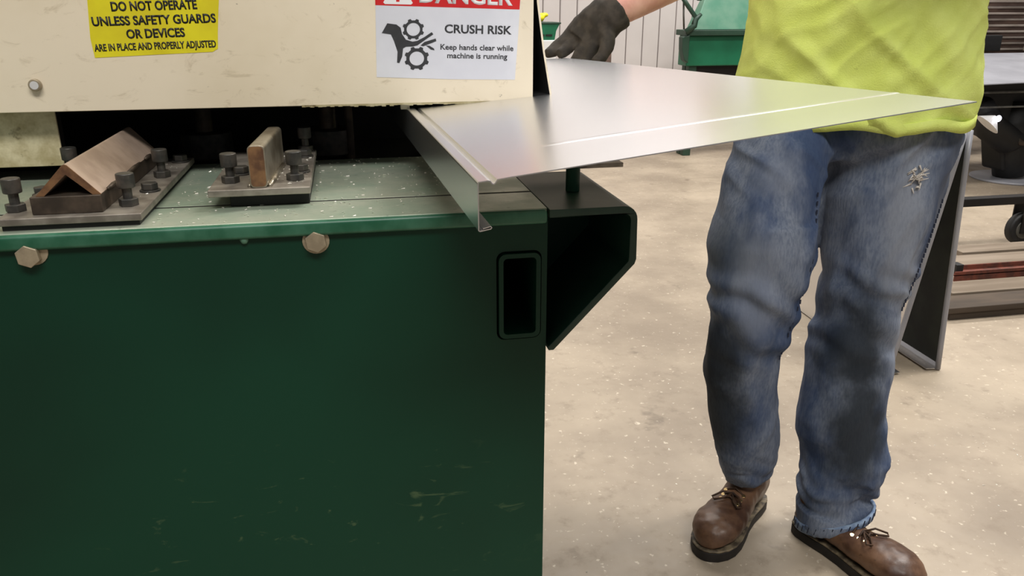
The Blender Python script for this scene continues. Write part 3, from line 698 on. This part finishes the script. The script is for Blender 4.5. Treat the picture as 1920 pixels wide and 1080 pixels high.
# gloves
def V(*a_): return Vector(a_)
g = MB()
ax = (wrR - V(0.464, 1.55, 1.026)).normalized()
pk = V(0.464, 1.55, 1.024)
side = V(0.45, -0.75, -0.45)
g.tube([V(0.512, 1.536, 1.069), V(0.497, 1.535, 1.058), V(0.480, 1.54, 1.042), pk, V(0.446, 1.55, 1.008)], 0, 22, [(0.0395, 0.0385), (0.039, 0.0385), (0.043, 0.035), (0.047, 0.030), (0.044, 0.024)], side)
for pts, r_ in (([V(0.440, 1.566, 1.018), V(0.428, 1.57, 1.019), V(0.407, 1.568, 1.001), V(0.394, 1.562, 0.992), V(0.381, 1.557, 0.988)], [0.0150, 0.0145, 0.0128, 0.0112, 0.0092]),
                ([V(0.449, 1.556, 1.012), V(0.438, 1.557, 1.013), V(0.422, 1.552, 0.998), V(0.411, 1.546, 0.990), V(0.402, 1.54, 0.9875)], [0.0150, 0.0145, 0.0128, 0.0112, 0.0092]),
                ([V(0.456, 1.543, 1.008), V(0.450, 1.538, 1.003), V(0.441, 1.528, 0.992), V(0.433, 1.522, 0.980), V(0.424, 1.522, 0.970)], [0.0150, 0.0140, 0.0125, 0.0110, 0.0092]),
                ([V(0.466, 1.528, 1.008), V(0.462, 1.522, 1.000), V(0.455, 1.514, 0.988), V(0.446, 1.510, 0.975), V(0.437, 1.510, 0.967)], [0.0140, 0.0130, 0.0115, 0.010, 0.0085]),
                ([V(0.484, 1.520, 1.036), V(0.486, 1.505, 1.020), V(0.481, 1.493, 1.000), V(0.470, 1.488, 0.984), V(0.456, 1.486, 0.973)], [0.018, 0.0165, 0.0138, 0.0115, 0.0095])):
    g.tube(pts, r_, 12)
def glove_wr(p, n): return 0.0016 * NZ(p * 60) + 0.0022 * NZ(p * 26 + V(2, 0, 0))
flesh(g, 'glove', 'glove_knit', per, 0.003, 3, 0.5, glove_wr)
g = MB(); dL = (wrL - elL).normalized()
sL = V(0, 0, 1).cross(dL).normalized()
g.tube([wrL - dL * 0.02, wrL, wrL + dL * 0.05, wrL + dL * 0.095], 0, 20, [(0.036, 0.033), (0.034, 0.028), (0.042, 0.018), (0.040, 0.015)], sL)
for k in range(4):
    bs = wrL + dL * 0.09 + sL * (-0.03 + 0.02 * k); L_ = (0.07, 0.08, 0.075, 0.06)[k]
    g.tube([bs - dL * 0.01, bs + dL * L_ * 0.45, bs + dL * L_ * 0.8 - V(0, 0, 0.018), bs + dL * L_ * 0.85 - V(0, 0, 0.035)], [0.0115, 0.0105, 0.0095, 0.008], 10)
g.tube([wrL + dL * 0.03 - sL * 0.03, wrL + dL * 0.06 - sL * 0.06 - V(0, 0, 0.01), wrL + dL * 0.09 - sL * 0.066 - V(0, 0, 0.02)], [0.015, 0.0125, 0.010], 10)
flesh(g, 'glove', 'glove_knit', per, 0.004, 3, 0.5)

# boots
def boot(heel, toe, ank, name_label, low=False):
    h = Vector(heel); d = (Vector(toe) - h); L_ = d.length; d.normalize(); sd = Vector((-d.y, d.x, 0)); up = Vector((0, 0, 1))
    def at(t_, s2, z): return h + d * (t_ * L_) + sd * s2 + up * z
    prof = [(0.0, 0.012), (0.02, 0.026), (0.08, 0.034), (0.18, 0.036), (0.32, 0.035), (0.45, 0.038), (0.58, 0.045), (0.70, 0.050), (0.80, 0.0495), (0.88, 0.043), (0.95, 0.030), (0.99, 0.014), (1.0, 0.004)]
    outl = [(t_, w_) for t_, w_ in prof] + [(t_, -w_) for t_, w_ in reversed(prof)]
    root = None
    def slab(z0, z1, k, name, mat, parent, bev):
        mb = MB(); r0 = [at((t_ - 0.5) * k + 0.5, w_ * k, z0) for t_, w_ in outl]; r1 = [at((t_ - 0.5) * k + 0.5, w_ * k, z1) for t_, w_ in outl]
        return mb.loft([r0, r1]).build(name, mat, parent, bevel=bev)
    u = MB(); secs = [(0.02, 0.022, 0.075), (0.06, 0.031, 0.095), (0.14, 0.034, 0.105), (0.24, 0.034, 0.108), (0.34, 0.0335, 0.088), (0.44, 0.036, 0.072), (0.54, 0.041, 0.063), (0.64, 0.0455, 0.059), (0.74, 0.0475, 0.059), (0.83, 0.0445, 0.057), (0.90, 0.037, 0.050), (0.955, 0.026, 0.038), (0.985, 0.012, 0.022)]
    if low:   # instep pressed down under the trouser leg
        hs = (0.045, 0.053, 0.058, 0.060, 0.057, 0.053, 0.053, 0.056)
        secs = [(q[0], q[1], hs[i] if i < len(hs) else q[2]) for i, q in enumerate(secs)]
    secs = [(q[0], q[1] * 1.07, q[2]) for q in secs]
    rings = []
    for t_, w_, hh in secs:
        rg = []
        for k in range(20):
            an = 2 * math.pi * k / 20; c_, s2 = math.cos(an), math.sin(an)
            yy = w_ * math.copysign(abs(c_) ** 0.75, c_); zz = 0.026 + (hh * 0.5) * (1 + math.copysign(abs(s2) ** 0.85, s2))
            wz = 1 - 0.22 * max(0, s2) ** 2
            rg.append(at(t_, yy * wz, zz))
        rings.append(rg)
    u.loft(rings)
    a0 = at(0.2, 0, 0.08); A = Vector(ank)
    u.tube([a0, a0.lerp(A, 0.5), A, A + (A - a0).normalized() * 0.04], 0, 18, [(0.056, 0.040), (0.056, 0.043), (0.052, 0.044), (0.050, 0.043)], d)
    up_o = flesh(u, 'boot', 'boot_leather', per, 0.0042, 4, 0.5, lambda p, n: 0.0015 * NZ(p * 30) + 0.0012 * NZ(p * 70))
    up_o['label'] = name_label
    slab(0.0, 0.0225, 1.0, 'sole', 'boot_sole', up_o, 0.003)
    slab(0.0225, 0.0275, 1.004, 'welt', 'boot_welt', up_o, 0.002)
    # lacing
    def top(t_):
        for i in range(len(secs) - 1):
            if secs[i][0] <= t_ <= secs[i + 1][0]:
                f_ = (t_ - secs[i][0]) / (secs[i + 1][0] - secs[i][0]); return 0.026 + secs[i][2] * (1 - f_) + secs[i + 1][2] * f_
        return 0.06
    for t_, w2 in ((0.585, 0.018), (0.535, 0.0185), (0.485, 0.019)):
        z = top(t_) - 0.004
        for sg in (-1, 1):
            MB().cyl(at(t_, sg * w2, z - 0.004), at(t_ + 0.006, sg * w2 * 1.08, z + 0.0012), 0.0044, n=14).build('eyelet', 'brass', up_o, bevel=0.0006)
        MB().tube([at(t_, -w2, z), at(t_ - 0.01, 0, z + 0.010), at(t_, w2, z)], 0.0022, 8).build('lace', 'lace', up_o, smooth=True)
    for sg in (-1, 1):
        k0 = at(0.53, 0.0, top(0.53) + 0.004)
        pl = [k0, at(0.57, sg * 0.018, top(0.57) + 0.010), at(0.63, sg * 0.034, top(0.63) + 0.002), at(0.655, sg * 0.026, top(0.65) + 0.002), at(0.61, sg * 0.012, top(0.61) + 0.004), k0]
        MB().tube(pl, 0.0021, 8).build('lace_loop', 'lace', up_o, smooth=True)
    return up_o
boot((0.903, 1.325, 0), (1.006, 1.052, 0), (0.935, 1.285, 0.13), 'scuffed brown boot planted on the floor', True)
boot((0.862, 1.432, 0), (0.652, 1.258, 0), (0.806, 1.388, 0.14), 'scuffed brown boot of the stepping foot')

# ------------------------------------------------------------------ formed panels leaning behind the worker
def leaning(name, base0, base1, top_dx, H_, label, lipdir):
    """sheet standing on its edge base0-base1 (near to far), leaning towards +x at the top, with bottom flange and rolled near edge"""
    b0 = Vector(base0); b1 = Vector(base1)
    e = empty(name, (b0 + b1) / 2, label, 'sheet metal', 'formed panels leaning behind the worker')
    T = Vector((top_dx, 0, H_))
    g = MB(); nrm = Vector((H_, 0, -top_dx)).normalized() * 0.0016
    vs_ = [b0, b1, b1 + T, b0 + T]; g.add(vs_ + [v + nrm for v in vs_], [(0, 1, 2, 3), (7, 6, 5, 4), (0, 4, 5, 1), (1, 5, 6, 2), (2, 6, 7, 3), (3, 7, 4, 0)])
    g.build('panel', 'galvanized', e)
    fz = Vector((lipdir * 0.042, 0, 0.003)); g = MB(); up = Vector((0, 0, 0.0016))
    vs_ = [b0, b1, b1 + fz, b0 + fz]; g.add([v + up * 0 for v in vs_] + [v + up for v in vs_], [(0, 1, 2, 3), (7, 6, 5, 4), (0, 4, 5, 1), (1, 5, 6, 2), (2, 6, 7, 3), (3, 7, 4, 0)])
    g.build('bottom_flange', 'galvanized', e)
    MB().tube([b0 + T * (k / 8) for k in range(9)], 0.008, 10).build('rolled_edge', 'grey_sheet', e, smooth=True)
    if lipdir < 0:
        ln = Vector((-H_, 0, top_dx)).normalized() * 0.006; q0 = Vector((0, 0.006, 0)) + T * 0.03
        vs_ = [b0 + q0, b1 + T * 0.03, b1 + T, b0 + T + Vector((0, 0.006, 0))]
        MB().add(vs_ + [v + ln for v in vs_], [(0, 1, 2, 3), (7, 6, 5, 4), (0, 4, 5, 1), (1, 5, 6, 2), (2, 6, 7, 3), (3, 7, 4, 0)]).build('shade_liner', 'shaded_face_dark', e)  # dark sheet added to paint shade onto the inner face
    return e
leaning('formed_panel', (1.572, 1.955, 0.004), (1.60, 2.56, 0.004), 0.113, 0.74, 'pale formed sheet leaning behind the legs, nearer the worker, bright face out', 1)
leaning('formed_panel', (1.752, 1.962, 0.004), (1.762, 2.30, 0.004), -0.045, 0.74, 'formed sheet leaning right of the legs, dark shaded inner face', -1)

# ------------------------------------------------------------------ green machine behind the worker
gm = empty('shop_machine', (3.0, 5.75, 0), 'green shop machine with sloped lid and lever, against the pale wall', 'machine')
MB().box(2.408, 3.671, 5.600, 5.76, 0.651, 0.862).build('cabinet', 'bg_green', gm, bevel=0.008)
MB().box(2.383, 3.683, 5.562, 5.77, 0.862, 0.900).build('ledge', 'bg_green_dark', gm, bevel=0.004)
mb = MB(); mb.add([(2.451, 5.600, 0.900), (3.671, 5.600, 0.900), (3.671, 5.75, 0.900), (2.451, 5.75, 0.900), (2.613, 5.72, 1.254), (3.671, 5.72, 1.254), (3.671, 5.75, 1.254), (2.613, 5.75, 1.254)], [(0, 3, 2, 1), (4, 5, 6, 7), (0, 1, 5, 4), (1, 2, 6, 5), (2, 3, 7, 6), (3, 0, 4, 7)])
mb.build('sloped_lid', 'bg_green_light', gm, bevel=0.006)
nn = Vector((0, -0.285, 0.28)).normalized()
mb = MB(); mb.tube([(2.694, 5.724, 1.036), (2.682, 5.774, 1.086), (2.694, 5.849, 1.161)], [0.012, 0.018, 0.016], 8).build('rust_streak', 'orange_mark', gm, smooth=True)
mb = MB(); mb.tube([(2.781, 5.724, 1.036), (2.800, 5.774, 1.086), (2.819, 5.849, 1.161)], [0.010, 0.016, 0.016], 8).build('rust_streak', 'orange_mark', gm, smooth=True)
MB().tube([(2.675, 5.668, 0.995), (2.725, 5.660, 0.985), (2.756, 5.650, 0.973)], [0.006, 0.012, 0.007], 8).build('latch', 'black_rubber', gm, smooth=True)
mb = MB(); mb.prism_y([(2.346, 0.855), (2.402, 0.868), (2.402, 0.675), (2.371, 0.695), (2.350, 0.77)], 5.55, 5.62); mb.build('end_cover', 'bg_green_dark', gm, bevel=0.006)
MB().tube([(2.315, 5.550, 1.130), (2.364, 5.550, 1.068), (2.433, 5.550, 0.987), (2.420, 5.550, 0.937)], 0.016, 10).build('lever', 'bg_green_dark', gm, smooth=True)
MB().tube([(2.470, 5.544, 1.008), (2.433, 5.544, 0.974), (2.427, 5.544, 0.931), (2.364, 5.544, 0.887)], [0.012, 0.02, 0.02, 0.022], 10).build('linkage', 'bg_green_dark', gm, smooth=True)
MB().tube([(2.346, 5.575, 1.092), (2.352, 5.575, 1.005), (2.362, 5.575, 0.906)], 0.007, 8).build('lever_rod', 'wheel_grey', gm, smooth=True)
MB().ball((2.451, 5.550, 1.124), 0.035, 0.03, 0.03).build('lever_knob', 'bg_green_dark', gm, smooth=True)
MB().box(2.514, 3.609, 5.66, 5.75, 0.483, 0.651).build('underframe', 'black_frame', gm, bevel=0.006)
for lx in (2.44, 3.56):
    for ly in (5.62, 5.69): MB().box(lx, lx + 0.06, ly, ly + 0.06, 0, 0.651).build('leg', 'bg_green_dark', gm, bevel=0.004)

# green tray with yellow item on a white cabinet, far left
cb = empty('white_cabinet', (1.25, 5.75, 0), 'white low cabinet below the green tray beyond the hand', 'cabinet')
MB().box(1.05, 1.435, 5.58, 5.95, 0.05, 0.84).build('body', 'white_enamel', cb, bevel=0.006)
MB().box(1.06, 1.425, 5.573, 5.58, 0.07, 0.78).build('door', 'white_enamel', cb, bevel=0.003)
MB().box(1.07, 1.42, 5.60, 5.93, 0, 0.05).build('plinth', 'black_frame', cb)
tr_ = empty('parts_tray', (1.25, 5.72, 0.84), 'green trapezoid tray with dark slots standing on the white cabinet', 'tray')
mb = MB(); mb.prism_y([(1.09, 0.84), (1.430, 0.84), (1.440, 0.90), (1.468, 0.952), (1.06, 0.952)], 5.6, 5.85).build('body', 'bg_green', tr_, bevel=0.004)
MB().box(1.055, 1.472, 5.594, 5.856, 0.945, 0.956).build('rim', 'bg_green_dark', tr_, bevel=0.002)
for sx in (1.31, 1.365): MB().box(sx, sx + 0.045, 5.594, 5.602, 0.866, 0.878).build('slot', 'black_frame', tr_)
mb = MB(); mb.ball((1.335, 5.7, 0.985), 0.045, 0.05, 0.032); mb.tube([(1.35, 5.7, 0.995), (1.39, 5.69, 1.005), (1.405, 5.69, 1.0)], [0.022, 0.016, 0.007], 8)
flesh(mb, 'yellow_funnel', 'yellow_plastic', None, 0.007, 3)
tag(bpy.data.objects['yellow_funnel'], 'small yellow plastic item lying on the green tray', 'container')
ps = empty('steel_post', (2.015, 6.2, 0), 'thin brown steel post standing right of the gloved hand', 'post')
MB().box(1.99, 2.038, 6.19, 6.23, 0.008, 0.758).build('post', 'brown_bar', ps, bevel=0.003)
MB().cyl((2.015, 6.21, 0), (2.015, 6.21, 0.008), 0.07, n=20).build('foot_plate', 'brown_bar', ps)
MB().ball((2.015, 6.21, 0.768), 0.026).build('cap', 'white_enamel', ps, smooth=True)

# ------------------------------------------------------------------ right background: welding bench, cart, skid, bar stock
wt = empty('welding_bench', (4.4, 4.5, 0), 'black steel welding bench at the right edge carrying a grey sheet', 'bench')
MB().box(3.62, 5.6, 4.12, 4.9, 0.60, 0.66).build('top_frame', 'black_frame', wt, bevel=0.004)
MB().prism_y([(3.50, 0.60), (3.54, 0.47), (3.76, 0.355), (4.035, 0.25), (4.085, 0.06), (5.5, 0.06), (5.5, 0.60)], 4.36, 4.55).build('black_cover', 'black_rubber', wt, bevel=0.02, seg=3)
MB().tube([(3.70, 4.2, 0.50), (3.86, 4.3, 0.37), (4.06, 4.36, 0.27), (4.25, 4.4, 0.26)], [0.07, 0.09, 0.09, 0.06], 14).build('hose_bundle', 'black_rubber', wt, smooth=True)
MB().tube([(4.16, 4.42, 0.5), (4.15, 4.42, 0.3), (4.18, 4.42, 0.14), (4.2, 4.42, 0.03)], [0.12, 0.12, 0.11, 0.10], 16).build('pedestal', 'black_rubber', wt, smooth=True)
MB().tube([(4.06, 4.30, 0.30), (4.10, 4.28, 0.26), (4.15, 4.28, 0.25)], 0.018, 8).build('clamp', 'dark_steel', wt, smooth=True)
MB().box(3.55, 5.6, 4.105, 4.115, 0.585, 0.598).build('steel_rail', 'wheel_grey', wt, bevel=0.002)
MB().box(3.55, 5.6, 4.08, 4.09, 0.505, 0.515).build('steel_rail', 'wheel_grey', wt, bevel=0.002)
for lx in (4.95, 5.4): MB().box(lx, lx + 0.06, 4.25, 4.31, 0, 0.6).build('leg', 'black_frame', wt)
MB().cyl((4.2, 4.42, 0.001), (4.2, 4.42, 0.014), 0.23, n=40).build('base_disc', 'grey_sheet', wt, bevel=0.003)
gs = empty('grey_steel_sheet', (4.3, 4.4, 0.66), 'grey sheet with a bend line lying on the welding bench', 'sheet metal')
mb = MB(); mb.add([(3.40, 4.02, 0.640), (5.6, 3.98, 0.700), (5.6, 4.45, 0.715), (3.62, 4.45, 0.712)] + [(3.40, 4.02, 0.645), (5.6, 3.98, 0.705), (5.6, 4.45, 0.72), (3.62, 4.45, 0.717)], [(0, 3, 2, 1), (4, 5, 6, 7), (0, 1, 5, 4), (1, 2, 6, 5), (2, 3, 7, 6), (3, 0, 4, 7)]); mb.build('front_leaf', 'grey_sheet', gs)
mb = MB(); mb.add([(3.62, 4.45, 0.712), (5.6, 4.45, 0.715), (5.6, 4.9, 0.755), (3.85, 4.9, 0.755)] + [(3.62, 4.45, 0.717), (5.6, 4.45, 0.72), (5.6, 4.9, 0.76), (3.85, 4.9, 0.76)], [(0, 3, 2, 1), (4, 5, 6, 7), (0, 1, 5, 4), (1, 2, 6, 5), (2, 3, 7, 6), (3, 0, 4, 7)]); mb.build('rear_leaf', 'grey_sheet', gs)
lm = empty('work_lamp', (3.69, 4.09, 0.44), 'small white cone lamp glowing under the welding bench', 'lamp')
MB().cyl((3.675, 4.05, 0.462), (3.635, 4.06, 0.415), 0.010, 0.075, n=20).build('cone_shade', 'white_enamel', lm, smooth=False)
MB().ball((3.664, 4.015, 0.455), 0.016, 0.012, 0.018).build('bulb', 'lamp_glow', lm, smooth=True)
ck = MB(); ck.ball((4.12, 4.14, 0.028), 0.045, 0.035, 0.026); ck.ball((4.155, 4.13, 0.027), 0.03, 0.03, 0.024)
tag(flesh(ck, 'white_chunk', 'chalk_white', None, 0.006, 2), 'small white chunk lying beside the round base of the bench', 'debris')

ct = empty('wheeled_cart', (3.3, 3.2, 0), 'black low cart frame on casters at the right edge', 'cart')
MB().box(2.40, 4.6, 3.09, 3.14, 0.200, 0.238).build('frame_rail', 'black_frame', ct, bevel=0.004)
MB().box(4.0, 4.6, 3.45, 3.50, 0.200, 0.238).build('frame_rail', 'black_frame', ct, bevel=0.004)
MB().box(4.0, 4.6, 3.08, 3.5, 0.238, 0.27).build('deck', 'black_frame', ct, bevel=0.004)
for (wx, wy) in ((3.085, 3.115), (4.4, 3.115), (4.4, 3.475)):
    c = MB().cyl((wx, wy - 0.022, 0.076), (wx, wy + 0.022, 0.076), 0.076, n=30).build('wheel', 'black_rubber', ct, bevel=0.012, seg=3)
    MB().cyl((wx, wy - 0.026, 0.076), (wx, wy + 0.026, 0.076), 0.045, n=24).build('hub', 'wheel_grey', c, bevel=0.004)
    MB().box(wx - 0.03, wx + 0.03, wy - 0.034, wy - 0.028, 0.06, 0.20).build('caster_fork', 'black_frame', c)
    MB().box(wx - 0.03, wx + 0.03, wy + 0.028, wy + 0.034, 0.06, 0.20).build('caster_fork', 'black_frame', c)

sk = empty('wooden_skid', (2.9, 2.6, 0), 'low weathered wooden skid on the floor at the right edge', 'skid')
for y0_, y1_, z1_, mt in ((2.31, 2.43, 0.050, 'dark_wood'), (2.45, 2.57, 0.050, 'old_wood'), (2.75, 2.87, 0.05, 'old_wood'), (2.90, 3.0, 0.05, 'old_wood')):
    MB().box(2.06 + (y0_ - 2.31) * 0.92, 4.0, y0_, y1_, 0.028, z1_).build('deck_board', mt, sk, bevel=0.003)
for xb in (2.75, 3.6): MB().box(xb, xb + 0.08, 2.31, 3.0, 0, 0.028).build('bearer', 'dark_wood', sk, bevel=0.002)
MB().box(2.08, 4.0, 2.32, 2.36, 0, 0.028).build('bearer', 'dark_wood', sk)
rb = empty('rusty_channel', (2.9, 2.66, 0.05), 'rust red steel channel lying across the wooden skid', 'steel bar')
MB().box(2.335, 4.0, 2.62, 2.68, 0.05, 0.056).build('web', 'rust_red', rb, bevel=0.001)
MB().box(2.335, 4.0, 2.62, 2.626, 0.028, 0.068).build('flange', 'rust_red', rb, bevel=0.001)
MB().box(2.335, 4.0, 2.674, 2.68, 0.056, 0.075).build('flange', 'rust_red', rb, bevel=0.001)
tag(MB().box(2.345, 2.378, 2.63, 2.67, 0.056, 0.094).build('black_block', 'black_rubber', bevel=0.003), 'small black block on the end of the rusty channel', 'block')

rk = empty('stock_rack', (5.2, 5.4, 0), 'dark rack carrying the stack of brown steel bars', 'rack')
for rx in (4.50, 5.9): MB().box(rx, rx + 0.06, 5.22, 5.62, 0, 0.735).build('leg', 'black_frame', rk)
MB().box(4.4, 6.2, 5.2, 5.65, 0.715, 0.735).build('shelf', 'black_frame', rk)
zb = 0.735; k = 0
nm_ = ['lowest', 'second', 'third', 'fourth', 'fifth', 'sixth', 'seventh', 'eighth', 'ninth', 'topmost']
while k < 10:
    h = 0.026; y0_ = 5.2 + rnd.uniform(-0.015, 0.015)
    e = empty('steel_bar', (5.2, 5.35, zb), '%s long steel flat bar in the stack at the right edge' % nm_[k], 'steel bar', 'bars in the brown steel stack')
    MB().box(4.38 + rnd.uniform(-0.03, 0.03), 6.1, y0_, y0_ + 0.3, zb + 0.001, zb + h).build('bar', 'brown_bar', e, bevel=0.002)
    MB().box(4.40, 6.1, y0_ - 0.022, y0_ + 0.28, zb + h, zb + h + 0.014).build('grey_lip', 'grey_bar', e, bevel=0.002)
    zb += h + 0.0145; k += 1
tag(MB().box(4.36, 4.555, 5.10, 5.16, 0.76, 0.868).build('black_box', 'black_rubber', bevel=0.006), 'black box in front of the steel bar stack', 'box')
tag(MB().tube([(4.715, 5.05, 0.765), (4.72, 5.05, 0.84), (4.76, 5.05, 0.91), (4.83, 5.05, 0.98), (4.93, 5.05, 1.06)], 0.016, 10).build('pale_hose', 'pale_hose', smooth=True), 'pale curved hose rising in front of the bar stack', 'hose')
